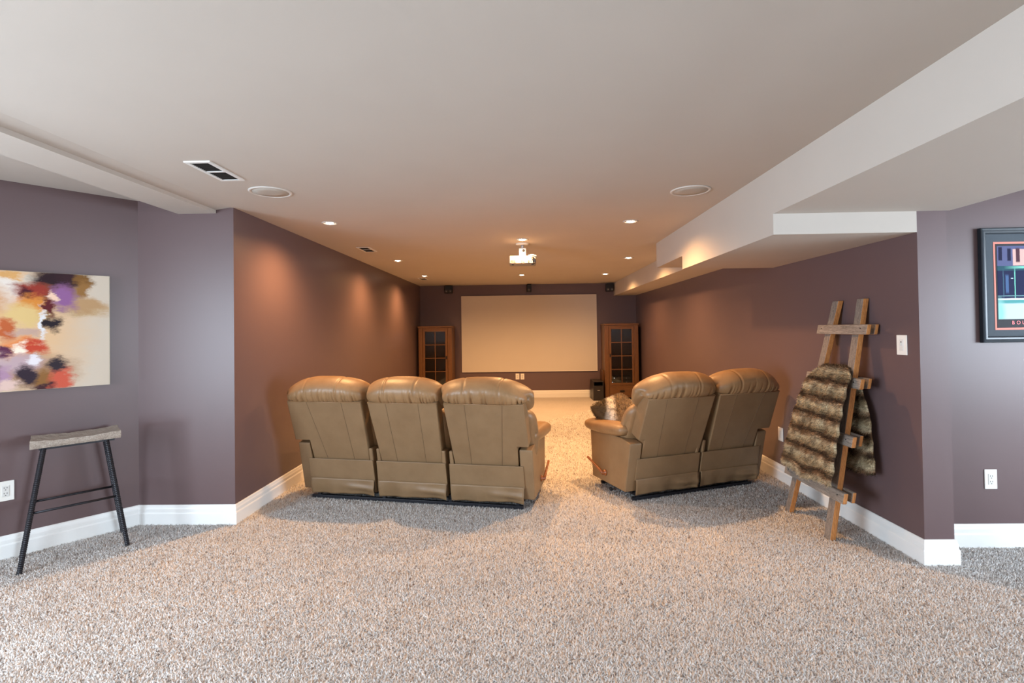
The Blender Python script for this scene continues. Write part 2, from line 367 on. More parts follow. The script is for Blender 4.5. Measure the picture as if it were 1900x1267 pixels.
# ---------------------------------------------------------------- ceiling fittings
def pots():
    ring = [(.070, 0), (.070, -.004), (.062, -.007), (.050, -.006), (.046, -.001), (.046, 0)]
    L = [(-1.716, 4.57, 'nearest recessed downlight along the left theatre wall'), (.992, 4.74, 'nearest recessed downlight on the right side of the ceiling'),
         (-1.717, 7.07, 'middle recessed downlight along the left theatre wall'), (1.467, 7.19, 'middle recessed downlight on the right side of the ceiling'),
         (-1.738, 9.09, 'farthest recessed downlight along the left theatre wall'), (-.02, 9.22, 'recessed downlight on the ceiling between projector and screen'),
         (1.473, 9.27, 'farthest recessed downlight on the right side of the ceiling'), (0.0, 5.59, 'bright recessed downlight directly beside the projector mount')]
    mr = mb = mc = None
    for x, y, lab in L:
        t = thing('recessed_downlight', lab, 'ceiling light', (x, y, H), 0, 'recessed downlights in the theatre ceiling')
        if mr is None:
            a = obj('trim_ring', lathe(ring, 28), 'speaker_rim', t, True); b = obj('bulb', lathe([(.001, -.012), (.018, -.011), (.030, -.007), (.034, -.001), (.034, 0)], 20), 'bulb', t, True)
            c_ = obj('reflector', lathe([(.034, 0), (.034, -.001), (.046, -.003), (.046, 0)], 24), 'chrome', t, True); mr, mb, mc = a.data, b.data, c_.data
        else:
            for nm, me in (('trim_ring', mr), ('bulb', mb), ('reflector', mc)):
                o = bpy.data.objects.new(nm, me); C.objects.link(o); o.parent = t
        d = bpy.data.lights.new('downlight_lamp', 'SPOT'); d.energy = POT_POWER; d.color = POT_COL; d.spot_size = math.radians(160); d.spot_blend = .85; d.shadow_soft_size = .035
        lo = bpy.data.objects.new('downlight_lamp', d); C.objects.link(lo); lo.parent = t; lo.location = (0, 0, -.03)
pots()
def ceiling_speaker(x, y, lab):
    t = thing('ceiling_speaker', lab, 'speaker', (x, y, H), 0, 'round speakers in the ceiling')
    obj('rim', lathe([(.140, 0), (.140, -.004), (.134, -.008), (.122, -.007), (.120, 0)], 48), 'speaker_rim', t, True)
    obj('grille', lathe([(.001, -.008), (.06, -.0075), (.12, -.005), (.1205, 0)], 48), 'speaker_grille', t, True)
ceiling_speaker(-1.735, 3.525, 'round ceiling speaker on the left, just past the large air vent')
ceiling_speaker(1.206, 3.71, 'round ceiling speaker on the right, beside the bulkhead')
def vent(x0, x1, y0, y1, lab):
    cx, cy = (x0 + x1) / 2, (y0 + y1) / 2; a, b = (x1 - x0) / 2, (y1 - y0) / 2
    t = thing('air_vent', lab, 'vent', (cx, cy, H), 0, 'air vents along the left of the ceiling')
    bm = bmesh.new(); e = .022
    for q in ((-a, -a + e, -b, b), (a - e, a, -b, b), (-a + e, a - e, -b, -b + e), (-a + e, a - e, b - e, b), (-a + e, a - e, -.008, .008)): add_box(bm, q[0], q[1], q[2], q[3], -.008, 0)
    obj('frame', bm, 'white_plastic', t)
    obj('duct_back', box(-a + e, a - e, -b + e, b - e, -.002, -.001), 'vent_dark', t)
    n = 9
    me = None
    for k in range(2 * n):
        half = k // n; y = (-b + e if half == 0 else .008) + (b - e - .008) * (k % n + .5) / n
        if me is None:
            o = obj('slat', hexa([(-a + e, -.003, -.0065), (a - e, -.003, -.0065), (a - e, -.001, -.0065), (-a + e, -.001, -.0065), (-a + e, .002, -.002), (a - e, .002, -.002), (a - e, .004, -.002), (-a + e, .004, -.002)]), 'vent_dark', t); me = o.data
        else: o = bpy.data.objects.new('slat', me); C.objects.link(o); o.parent = t
        o.location = (0, y, 0)
vent(-1.905, -1.755, 2.862, 3.232, 'large white-framed air vent in the ceiling beside the left speaker')
vent(-1.915, -1.765, 5.90, 6.24, 'dark air vent in the ceiling between the first two left downlights')
vent(-1.935, -1.785, 9.46, 9.80, 'small far air vent in the ceiling near the screen wall')

def projector():
    t = thing('projector', 'white ceiling projector hanging from a short mount', 'projector', (0, 5.72, H))
    obj('ceiling_plate', lathe([(.001, 0), (.075, 0), (.075, -.008), (.06, -.016), (.001, -.016)], 28, cen=(0, .15, 0)), 'white_plastic', t, True)
    obj('mount_post', tube([(0, .15, -.016), (0, .15, -.06)], .018, 14), 'silver', t, True)
    obj('mount_bracket', box(-.042, .042, .11, .19, -.15, -.055, .006), 'silver', t)
    obj('tilt_knob', lathe([(.001, .0), (.014, .0), (.014, .014), (.001, .016)], 14, 'y', (.012, .094, -.085)), 'plate_dark', t, True)
    b = obj('body', box(-.148, .148, 0, .25, -.246, -.156, .012, 3), 'projector_case', t)
    bm = bmesh.new(); add_box(bm, -.128, .06, -.004, 0.002, -.240, -.203)
    obj('port_panel', bm, 'port_panel', b)
    for x, z, wd, h in ((-.115, -.214, .018, .008), (-.09, -.214, .014, .006), (-.112, -.230, .012, .006), (-.088, -.230, .018, .007), (-.008, -.213, .010, .008), (-.008, -.229, .010, .007), (.012, -.228, .012, .010), (.068, -.212, .012, .008), (.066, -.229, .013, .010), (.09, -.213, .01, .006)):
        obj('port', box(x - wd / 2, x + wd / 2, -.007, -.0035, z - h / 2, z + h / 2), 'plate_dark', b)
    obj('power_plug', box(.098, .124, -.03, .002, -.198, -.172, .004), 'black_plastic', t)
    obj('power_cable', tube([(.111, -.028, -.185), (.112, -.036, -.20), (.118, -.03, -.225), (.122, -.012, -.24), (.124, .02, -.25)], .006, 8), 'black_plastic', t, True)
    obj('cable_tie', tube([(.07, .02, -.152), (.11, -.004, -.150), (.15, -.006, -.162), (.155, .01, -.172)], .007, 8), 'white_plastic', t, True)
    obj('lens', lathe([(.001, .27), (.03, .27), (.034, .262), (.034, .245), (.001, .245)], 20, 'y', (-.06, 0, -.2)), 'black_plastic', t, True)
    for x in (-.11, .11): obj('foot', lathe([(.001, -.246), (.012, -.246), (.012, -.256), (.001, -.256)], 12, cen=(x, .05, 0)), 'plate_dark', t, True)
projector()

# ---------------------------------------------------------------- screen wall
def screen():
    t = thing('projection_screen', 'large blank off-white projection screen on the end wall', 'screen', (.118, YB - .003, .56))
    obj('surface', box(-1.445, 1.445, -.026, -.006, .01, 1.632), 'screen', t)
    for nm, q in (('border', (-1.455, -1.445, 0, 1.642)), ('border', (1.445, 1.455, 0, 1.642)), ('border', (-1.445, 1.445, 0, .010)), ('border', (-1.445, 1.445, 1.632, 1.642))):
        obj(nm, box(q[0], q[1], -.03, -.0, q[2], q[3]), 'screen_edge', t)
screen()
def satellite(x, z, wd, h, lab, twin=True):
    t = thing('satellite_speaker', lab, 'speaker', (x, YB, z), 0, 'small black speakers above the screen')
    obj('bracket', box(-.02, .02, -.05, 0, -.03, .03), 'black_plastic', t)
    obj('cabinet', box(-wd / 2, wd / 2, -.16, -.05, -h / 2, h / 2, .012, 3), 'black_plastic', t)
    for sx in ((-wd / 4, wd / 4) if twin else (0,)):
        obj('driver', lathe([(.001, -.006), (.01, -.006), (.028, -.001), (.032, -.004), (.034, 0), (.001, 0)], 18, 'y', (sx, -.16, -h / 4)), 'plate_dark', t, True)
        obj('dome', lathe([(.001, -.012), (.007, -.009), (.009, -.005), (.001, -.004)], 12, 'y', (sx, -.16, -h / 4)), 'silver', t, True)
satellite(-1.597, 2.345, .17, .165, 'black satellite speaker high on the wall above the screen, left end')
satellite(.128, 2.35, .10, .165, 'narrow black centre speaker above the middle of the screen', False)
satellite(1.845, 2.333, .165, .165, 'black satellite speaker above the screen beside the bulkhead')

def outlet(p, n, lab, kind='outlet', wd=.08, h=.128):
    rz = math.atan2(n[0], -n[1])          # local -y looks along n
    t = thing('wall_outlet' if kind == 'outlet' else 'light_switch', lab, 'outlet' if kind == 'outlet' else 'switch', p, rz, 'white wall plates')
    obj('cover_plate', box(-wd / 2, wd / 2, -.006, 0, -h / 2, h / 2, .003), 'plate', t)
    ins = obj('insert', box(-.018, .018, -.009, -.005, -.036, .036, .002), 'white_plastic', t)
    if kind == 'outlet':
        for zc in (.018, -.018):
            for sx in (-.007, .007): obj('slot', box(sx - .0016, sx + .0016, -.0095, -.0085, zc - .004 + .004, zc + .004 + .004), 'plate_dark', ins)
            obj('slot', box(-.003, .003, -.0095, -.0085, zc - .012, zc - .007), 'plate_dark', ins)
    elif kind == 'switch':
        obj('toggle', box(-.005, .005, -.016, -.008, -.002, .016, .002), 'white_plastic', ins); obj('slot', box(-.004, .004, -.0095, -.0085, .016, .024), 'plate_dark', ins)
outlet((-.146, YB, .455), (0, -1), 'left of the two white outlets below the screen')
outlet((-.039, YB, .453), (0, -1), 'right of the two white outlets below the screen')
pL = W0 + WD * .742; outlet((pL.x, pL.y, .445), (WN.x, WN.y), 'white double outlet on the angled wall left of the stool', wd=.086, h=.13)
outlet((3.04, 3.47, .443), (0, -1), 'white double outlet below the framed poster')
outlet((XR, 4.968, .44), (-1, 0), 'white wall plate low on the right wall beside the loveseat', 'blank', wd=.09)
outlet((XR, 3.367, 1.331), (-1, 0), 'white light switch on the right wall above the ladder shadow', 'switch', wd=.09)

def cabinet(cx, flip, lab, glab):
    """glazed oak bookcase, 0.66 wide, 1.56 tall, front at local y=0; flip=1 puts the knob on the left"""
    t = thing('display_cabinet', lab, 'cabinet', (cx, 10.62, 0), 0, 'glazed oak cabinets either side of the screen'); W_ = .33; D = .46
    for s in (-1, 1):
        obj('side_panel', box(s * W_ - .014, s * W_ + .014, .0, D, 0, 1.53, .003), 'oak', t)
        obj('corner_post', box(s * (W_ - .035) - .035, s * (W_ - .035) + .035, -.004, .03, 0, 1.53, .004), 'oak', t)
    obj('top', box(-W_ - .025, W_ + .025, -.02, D + .005, 1.53, 1.56, .004), 'oak_h', t)
    obj('back_panel', box(-W_ + .014, W_ - .014, D - .015, D - .005, .08, 1.53), 'oak', t)
    obj('top_rail', box(-W_ + .07, W_ - .07, .0, .028, 1.495, 1.53), 'oak_h', t)
    arch = [(-W_ + .07, .085), (-W_ + .07, .03)] + [(-.26 * math.cos(a), .03 + .03 * math.sin(a)) for a in np.linspace(0, PI, 13)] + [(W_ - .07, .03), (W_ - .07, .085)]
    obj('apron', prism(arch, .0, .024, lambda p, q, k: (p, k, q)), 'oak_h', t)
    dr = obj('drawer', box(-W_ + .075, W_ - .075, -.004, .02, .09, .265, .003), 'oak_h', t)
    obj('pull', box(-.045, .045, -.018, -.004, .165, .2, .004), 'dark_iron', dr)
    obj('rail', box(-W_ + .07, W_ - .07, .0, .028, .268, .30), 'oak_h', t)
    x0, x1, z0, z1 = -W_ + .075, W_ - .075, .302, 1.493
    door = thing('door', None, None); door.parent = t
    for q in ((x0, x0 + .045, z0, z1), (x1 - .045, x1, z0, z1), (x0 + .045, x1 - .045, z0, z0 + .05), (x0 + .045, x1 - .045, z1 - .045, z1)):
        obj('door_frame', box(q[0], q[1], -.006, .018, q[2], q[3], .002), 'oak' if q[1] - q[0] < .1 else 'oak_h', door)
    gx0, gx1, gz0, gz1 = x0 + .045, x1 - .045, z0 + .05, z1 - .045
    obj('muntin', box(-.008, .008, -.003, .014, gz0, gz1), 'oak', door); zr = [gz0 + (gz1 - gz0) * k / 4 for k in range(5)]
    for k in (1, 2, 3):
        for a, b in ((gx0, -.008), (.008, gx1)): obj('muntin', box(a, b, -.003, .014, zr[k] - .008, zr[k] + .008), 'oak_h', door)
    for k in range(4):
        for a, b in ((gx0, -.008), (.008, gx1)): obj('pane', box(a, b, .005, .008, zr[k] + (.008 if k else 0), zr[k + 1] - (.008 if k < 3 else 0)), 'glass', door)
    kx = (x0 + .022) if flip else (x1 - .022)
    obj('knob', box(kx - .012, kx + .012, -.028, -.006, .88, .945, .004), 'dark_iron', door)
    for z in (zr[1], zr[2], zr[3]): obj('shelf', box(-W_ + .016, W_ - .016, .04, D - .02, z - .009, z + .009), 'oak_h', t)
    obj('bottom_shelf', box(-W_ + .016, W_ - .016, .03, D - .02, .27, .30), 'oak_h', t)
    return zr
zr = cabinet(-1.825, 0, 'oak glass-door cabinet left of the screen, in the corner', 0)
cabinet(1.995, 1, 'oak glass-door cabinet right of the screen, in the corner', 1)
def receiver(x, y, z, wd, d, h, lab, mat='black_plastic', grp=None):
    t = thing('media_player', lab, 'electronics', (x, y, z), 0, grp)
    obj('case', box(-wd / 2, wd / 2, 0, d, .006, h, .004), mat, t); obj('front_panel', box(-wd / 2 + .01, wd / 2 - .01, -.004, .001, .012, h - .008), 'plate_dark', t)
    obj('indicator', box(-wd / 2 + .03, -wd / 2 + .04, -.006, -.003, h * .5, h * .5 + .006), 'led', t); obj('dial', lathe([(.001, -.014), (h * .16, -.012), (h * .18, -.003), (.001, -.002)], 16, 'y', (wd / 4, 0, h / 2)), 'silver', t, True)
    for s in (-1, 1): obj('foot', box(s * wd * .38 - .012, s * wd * .38 + .012, .02, .05, 0, .007), 'black_plastic', t)
receiver(1.995, 10.72, .30, .43, .30, .10, 'dark media player on the bottom shelf of the right cabinet')
receiver(2.01, 10.74, .40, .38, .26, .07, 'slim dark player stacked on another inside the right cabinet')
receiver(-1.80, 10.73, .30, .40, .28, .06, 'slim silver player on the bottom shelf of the left cabinet', 'silver')

def sub():
    t = thing('black_side_cabinet', 'small black cabinet with an open slot beside the right oak cabinet', 'cabinet', (1.505, 10.57, 0))
    a, D, h = .105, .50, .392
    for s in (-1, 1): obj('side_panel', box(s * a - (.016 if s > 0 else 0), s * a + (0 if s > 0 else .016), .0, D, 0, h - .016), 'black_wood', t)
    obj('top', box(-a, a, 0, D, h - .016, h, .002), 'black_wood', t); obj('back_panel', box(-a + .016, a - .016, D - .012, D, 0, h - .016), 'black_wood', t)
    obj('shelf', box(-a + .016, a - .016, .005, D - .012, .285, .30), 'black_wood', t); obj('bottom', box(-a + .016, a - .016, .02, D - .012, .01, .025), 'black_wood', t)
    d = obj('door', box(-a + .004, a - .004, -.012, .0, .01, .283, .002), 'black_wood', t)
    obj('handle', box(-.028, .028, -.026, -.012, .205, .217, .003), 'chrome', d)
sub()
def leaning_panel():
    t = thing('wood_panel', 'brown wooden panel leaning between the black cabinet and the oak cabinet', 'panel', (1.628, 10.93, 0))
    obj('board', hexa([(-.012, -.16, 0), (.006, -.16, 0), (.006, .18, 0), (-.012, .18, 0), (-.002, -.16, .60), (.016, -.16, .60), (.016, .18, .60), (-.002, .18, .60)], .003), 'brown_panel', t)
    obj('edge_strip', hexa([(-.013, -.164, 0), (.007, -.164, 0), (.007, -.158, 0), (-.013, -.158, 0), (-.003, -.164, .602), (.017, -.164, .602), (.017, -.158, .602), (-.003, -.158, .602)]), 'oak', t)
leaning_panel()

# ---------------------------------------------------------------- recliner sofas
LEAN_UP, LEAN_LO = math.radians(21), math.radians(11.5)
V0, Z0 = -.066, .37
def up(d, w_): return (V0 - w_ * math.sin(LEAN_UP) + d * math.cos(LEAN_UP), Z0 + w_ * math.cos(LEAN_UP) + d * math.sin(LEAN_UP))
def lo(z, d=0): return -math.tan(LEAN_LO) * z + d
HEAD = catmull([(.004, .548), (-.020, .566), (-.032, .61), (-.022, .662), (.018, .698), (.075, .716), (.135, .712), (.19, .682), (.225, .62), (.235, .54), (.225, .45), (.195, .395), (.15, .39), (.115, .43), (.075, .50), (.04, .545)], 64)
BACKC = catmull([(.12, .42), (.19, .43), (.235, .38), (.262, .27), (.275, .13), (.25, .0), (.19, -.06), (.13, -.05), (.11, .1), (.11, .3)], 44)
def puffy(name, prof, u0, u1, mat, parent, seams=(), flare=.05, seed=0, power=4.5, wrinkle=.0, slope=(0, 0)):
    cd = sum(p[0] for p in prof) / len(prof); cw = sum(p[1] for p in prof) / len(prof)
    nv = 110; rs = random.Random(seed); pl = [(rs.uniform(-.9, .9), rs.uniform(.010, .022), rs.uniform(.3, 1)) for _ in range(20)]
    def fn(i, j):
        t = -math.cos(PI * j / nv); t = .45 * t + .55 * (-1 + 2 * j / nv) if 0 < j < nv else t
        k = max(0, 1 - abs(t) ** power) ** (1 / power) if abs(t) < 1 else 0
        k = max(k, .03)
        for s in seams: k -= .045 * math.exp(-((t - s) / .022) ** 2)
        d, w_ = prof[i]; fl = flare * min(1, max(0, (d - .02) / .14))
        if wrinkle and d < .12 and w_ > .5:
            near = math.exp(-((w_ - .585) / .05) ** 2)
            for c_, wd, a in pl: k -= wrinkle * a * near * math.exp(-((t - c_ - .05 * (w_ - .55)) / wd) ** 2)
        if w_ > .52:
            a_ = slope[0] if t < 0 else slope[1]; w_ = .52 + (w_ - .52) * (1 + .06 * (1 - t * t) - a_ * max(0, (abs(t) - .1) / .9) ** 2)
        hw = (u1 - u0) / 2
        uu = (u0 + u1) / 2 + t * (hw + fl)
        v, z = up(cd + (d - cd) * k, cw + (w_ - cw) * k)
        return (uu, v, z)
    return grid_mesh(name, fn, len(prof), nv, mat, parent, wrap_u=True, caps=True)
def panel_prism(poly, d0, d1, bev): return prism(poly, d0, d1, lambda p, q, t: (p, *up(t, q)), bev)
def wz(z): return (z - Z0) / math.cos(LEAN_UP)
def sofa(lab, loc, rz, units, lows, arms, grp, handle):
    t = thing('recliner_sofa', lab, 'sofa', loc, rz, grp); n = len(units)
    uL, uR = arms[0][0], arms[1][1]
    for k, (a, b) in enumerate(units):
        first, last = k == 0, k == n - 1
        bl = a + .03 if not first else arms[0][1] + .022; br = b - .025 if not last else arms[1][0] - .022
        poly = [(a, .556), (b, .556)]
        poly += [(b + .012, wz(.53)), (br, wz(.53)), (br, wz(.33))] if last else [(br, wz(.33))]
        poly += [(bl, wz(.33)), (bl, wz(.53)), (a - .012, wz(.53))] if first else [(bl, wz(.33))]
        bp = obj('back_panel', panel_prism(poly[::-1], 0, .125, .008), 'vinyl', t)
        for fr in (.27, .74):
            ut = a + (b - a) * fr; ub = bl + (br - bl) * fr
            obj('seam', tube([(ut, *up(-.0006, .55)), (ub, *up(-.0006, wz(.335)))], .0015, 6), 'seam', bp)
        obj('piping', tube([(a + .006, *up(-.002, .552)), ((a + b) / 2, *up(-.003, .551)), (b - .006, *up(-.002, .552))], .004, 8), 'leather', bp, True)
        puffy('head_cushion', HEAD, a - .018, b + .018, 'leather', t, (-.42, .40), .045 if (first or last) else .02, k * 7 + n, 3.6, .15, (.42 if first else .14, .42 if last else .14))
        puffy('back_cushion', BACKC, a - .01, b + .01, 'leather', t, (), .05 if (first or last) else .02, k + 3, 5)
        l0, l1 = lows[k]
        # lower panel, then a loose skirt below the fold
        obj('lower_panel', hexa([(l0 - .004, lo(.18, -.014), .18), (l1 + .004, lo(.18, -.014), .18), (l1 + .004, lo(.18, .0), .18), (l0 - .004, lo(.18, .0), .18),
                                 (l0, lo(.368, -.014), .368), (l1, lo(.368, -.014), .368), (l1, lo(.368, .0), .368), (l0, lo(.368, .0), .368)], .004), 'vinyl', t)
        rs = random.Random(k + 11 * n); ph = rs.uniform(0, 6)
        def sk(i, j):
            x, y = i / 40, j / 10; inset = .016 * (1 - y) ** 0 * (y > 0) * 0
            z = .195 - .138 * y; edge = math.exp(-(x / .05) ** 2) + math.exp(-((1 - x) / .05) ** 2)
            wave = .009 * math.sin(x * 9 + ph) * y + .006 * math.sin(x * 21 + ph * 2) * y + .022 * math.exp(-((y - .35 - .25 * x) / .14) ** 2) * math.exp(-((x - .82) / .22) ** 2)
            return (l0 + .006 * y + (l1 - l0 - .012 * y) * x, lo(z, -.017) - wave * .9 - .010 * math.sin(PI * min(1, y * 1.1)) * .6 - .016 * edge * y, z + .004 * math.sin(x * 7 + ph) * y)
        s_ = grid_mesh('skirt', sk, 40, 10, 'vinyl', t); md = s_.modifiers.new('thickness', 'SOLIDIFY'); md.thickness = .004; md.offset = 1
        obj('base', box(l0 + .01, l1 - .01, .03, .56, .05, .33, .01), 'black_plastic', t)
        seat = obj('seat_cushion', box(a + .03, b - .03, .10, .66, .31, .47, .055, 4), 'leather', t, True)
        obj('footrest', hexa([(a + .035, .60, .10), (b - .035, .60, .10), (b - .035, .68, .10), (a + .035, .68, .10), (a + .035, .63, .40), (b - .035, .63, .40), (b - .035, .74, .40), (a + .035, .74, .40)], .03, 3), 'leather', t, True)
        # short side posts that show in the gaps between two seats
        for first_side, uu in ((True, l0 + .005), (False, l1 - .005)):
            if (first_side and first) or (not first_side and last): continue
            s = -1 if first_side else 1; u_a, u_b = sorted((uu + s * .004, uu - s * .030))
            obj('side_post', hexa([(u_a, lo(.07, .004), .07), (u_b, lo(.07, .004), .07), (u_b, .45, .07), (u_a, .45, .07), (u_a, lo(.50, .004), .475), (u_b, lo(.50, .004), .475), (u_b, .45, .46), (u_a, .45, .46)], .012, 3), 'vinyl', t)
    for s, (a0, a1) in ((-1, arms[0]), (1, arms[1])):
        side = [(lo(.52), .505), (lo(.50, -.004), .49), (lo(.085), .085), (.545, .085), (.575, .52), (.30, .535), (.02, .53)]
        iu = (a0, a1 + .01) if s < 0 else (a0 - .01, a1)
        arm = obj('arm', prism(side, iu[0], iu[1], lambda p, q, k: (k, p, q), .008), 'vinyl', t)
        cx = (a0 + .055) if s < 0 else (a1 - .055)
        def roll(i, j):
            y = j / 30; v = -.005 + .635 * y; a = 2 * PI * i / 20
            e = max(.05, (1 - abs(2 * y - 1) ** 7) ** (1 / 3.0)) if 0 < j < 30 else .05
            hw = (.088 + .022 * y) * e; hh = (.052 + .012 * math.sin(PI * y)) * e
            return (cx + s * .018 * y + hw * math.copysign(abs(math.cos(a)) ** .8, math.cos(a)), v, .572 + .022 * (1 - y) ** 2 - .006 * y + hh * math.copysign(abs(math.sin(a)) ** .85, math.sin(a)))
        grid_mesh('arm_pad', roll, 20, 30, 'leather', t, wrap_u=True, caps=True)
        if handle == s:
            ue = a0 if s < 0 else a1
            h_ = obj('recline_handle', lathe([(.001, 0), (.026, 0), (.028, .006), (.024, .014), (.012, .018), (.012, .03), (.001, .032)], 20, 'x', (0, .30, .172)), 'handle_wood', t, True)
            if s < 0:
                for v_ in h_.data.vertices: v_.co.x = -v_.co.x
                h_.data.flip_normals()
            for v_ in h_.data.vertices: v_.co.x += ue
            obj('lever', tube([(ue + s * .028, .295, .168), (ue + s * .032, .36, .192), (ue + s * .03, .47, .222), (ue + s * .03, .575, .252)], .01, 10, [.015, .012, .010, .012]), 'handle_wood', h_, True)
    obj('rail', box(uL + .075, uR - .10, -.022, .010, .004, .032, .002), 'black_metal', t)
    obj('rail', box(uL + .075, uR - .10, .50, .53, .012, .034, .002), 'black_metal', t)
    for uu in (uL + .12, uR - .16, (uL + uR) / 2 - .3, (uL + uR) / 2 + .3)[:4 if n > 2 else 2]:
        obj('rail_bracket', box(uu, uu + .03, -.006, .52, .030, .085, .002), 'black_metal', t)
    for uu in (uL + .085, uR - .13):
        for v_ in (.0, .515): obj('glide', lathe([(.001, 0), (.014, 0), (.014, .013), (.001, .013)], 12, cen=(uu + .012, v_, 0)), 'black_plastic', t)
    obj('caster', lathe([(.001, -.008), (.016, -.008), (.018, 0), (.016, .008), (.001, .008)], 16, 'x', (arms[1][1] - .05 if handle > 0 else arms[0][0] + .05, .30, .018)), 'black_plastic', t, True)
    return t
sofa('three-seat tan leather recliner sofa seen from behind, on the left', (-1.8797, 4.5859, 0), math.radians(-10.6),
     [(-.087, .592), (.650, 1.247), (1.302, 1.953)], [(.002, .605), (.640, 1.255), (1.288, 1.910)], [(-.084, .017), (1.893, 1.990)], 'recliner sofas seen from behind', 1)
sofa('two-seat tan leather recliner loveseat seen from behind, on the right', (.9586, 4.4512, 0), math.radians(21.09),
     [(-.060, .605), (.655, 1.315)], [(-.060, .577), (.603, 1.248)], [(-.142, -.036), (1.213, 1.308)], 'recliner sofas seen from behind', -1)

# ---------------------------------------------------------------- fur: real strands on a surface
def fur_strands(name, surf, mat, parent, n, length, width, droop):
    """surf(a, b) -> (pos, normal, uv) arrays for a, b in 0..1"""
    a, b = rng.random(n), rng.random(n); P, N, UV = surf(a, b)
    J = rng.normal(0, .38, (n, 3)); D = N + J; D[:, 2] -= droop; D /= np.linalg.norm(D, axis=1, keepdims=True)
    L = length * rng.uniform(.55, 1.2, (n, 1)); S = np.cross(D, rng.normal(0, 1, (n, 3))); S /= np.linalg.norm(S, axis=1, keepdims=True)
    mid = P + D * L * .55; tip = mid + (D + np.array([0, 0, -droop * .6])) * L * .45; w_ = width * .5
    V = np.stack([P - S * w_, P + S * w_, mid + S * w_ * .8, mid - S * w_ * .8, tip], 1).reshape(-1, 3)
    base = np.arange(n)[:, None] * 5
    quads = (base + np.array([0, 1, 2, 3])); tris = (base + np.array([3, 2, 4]))
    me = bpy.data.meshes.new(name); me.vertices.add(len(V)); me.vertices.foreach_set('co', V.ravel().astype(np.float32))
    nl = n * 7; me.loops.add(nl); me.polygons.add(2 * n)
    idx = np.concatenate([quads, tris], 1).ravel(); me.loops.foreach_set('vertex_index', idx.astype(np.int32))
    st = np.stack([np.arange(n) * 7, np.arange(n) * 7 + 4], 1).ravel(); me.polygons.foreach_set('loop_start', st.astype(np.int32))
    uvl = me.uv_layers.new(name='UVMap'); uvl.data.foreach_set('uv', np.repeat(UV, 7, axis=0).ravel().astype(np.float32))
    me.update(calc_edges=True); me.validate()
    o = link(name, me, mat, parent); o['kind'] = 'stuff'; return o

# ---------------------------------------------------------------- fur cushion on the loveseat
def cushion():
    th = math.radians(21.09); eu = np.array([math.cos(th), math.sin(th)]); ev = np.array([-math.sin(th), math.cos(th)])
    c0 = np.array([.9586, 4.4512]) + eu * .075 + ev * .40
    t = thing('fur_cushion', 'striped cream and brown fur cushion on the loveseat arm', 'cushion', (c0[0], c0[1], .655))
    R_ = np.array(Matrix.Rotation(math.radians(5), 3, 'Z') @ Matrix.Rotation(math.radians(15), 3, 'Y') @ Matrix.Rotation(math.radians(36), 3, 'X') @ Matrix.Rotation(math.radians(42), 3, 'Z'))
    c4, s4 = math.cos(math.radians(42)), math.sin(math.radians(42)); suv = lambda a, b: ((c4 * (2 * a - 1) - s4 * (2 * b - 1)) / 2.83 + .5, (s4 * (2 * a - 1) + c4 * (2 * b - 1)) / 2.83 + .5)
    A = .205
    def pos(a, b, side):
        x, y = 2 * a - 1, 2 * b - 1
        px = A * x * (1 - .10 * (1 - x * x) * 0 - .12 * (1 - y * y) * -0 - .10 * (1 - np.abs(y)) * np.abs(x) ** 6); py = A * y * (1 - .10 * (1 - np.abs(x)) * np.abs(y) ** 6)
        h = .105 * np.sqrt(np.maximum(0, (1 - x ** 4) * (1 - y ** 4))) * side
        return np.stack([px, py, h], -1)
    n = 22; bm = bmesh.new(); lay = bm.loops.layers.uv.new('UVMap')
    for side in (1, -1):
        g = [[bm.verts.new(R_ @ pos(np.float64(i / n), np.float64(j / n), side)) for i in range(n + 1)] for j in range(n + 1)]
        for j in range(n):
            for i in range(n):
                q = [(i, j), (i + 1, j), (i + 1, j + 1), (i, j + 1)]; q = q if side > 0 else q[::-1]; fc = bm.faces.new([g[b][a] for a, b in q])
                for lp, (a, b) in zip(fc.loops, q): lp[lay].uv = suv(a / n, b / n)
    bmesh.ops.remove_doubles(bm, verts=list(bm.verts), dist=1e-4)
    obj('cover', bm, 'fur_cushion', t, True)
    def surf(a, b):
        side = np.where(rng.random(len(a)) < .5, 1., -1.); e = 1e-3; a = .01 + .98 * a; b = .01 + .98 * b
        P = pos(a, b, side); Pa = pos(a + e, b, side); Pb = pos(a, b + e, side); N = np.cross(Pa - P, Pb - P) * side[:, None]; N /= np.linalg.norm(N, axis=1, keepdims=True) + 1e-9
        return P @ R_.T, N @ R_.T, np.stack(suv(a, b), -1)
    fur_strands('fur_pile', surf, 'fur_cushion', t, 14000, .016, .0022, .15)
cushion()

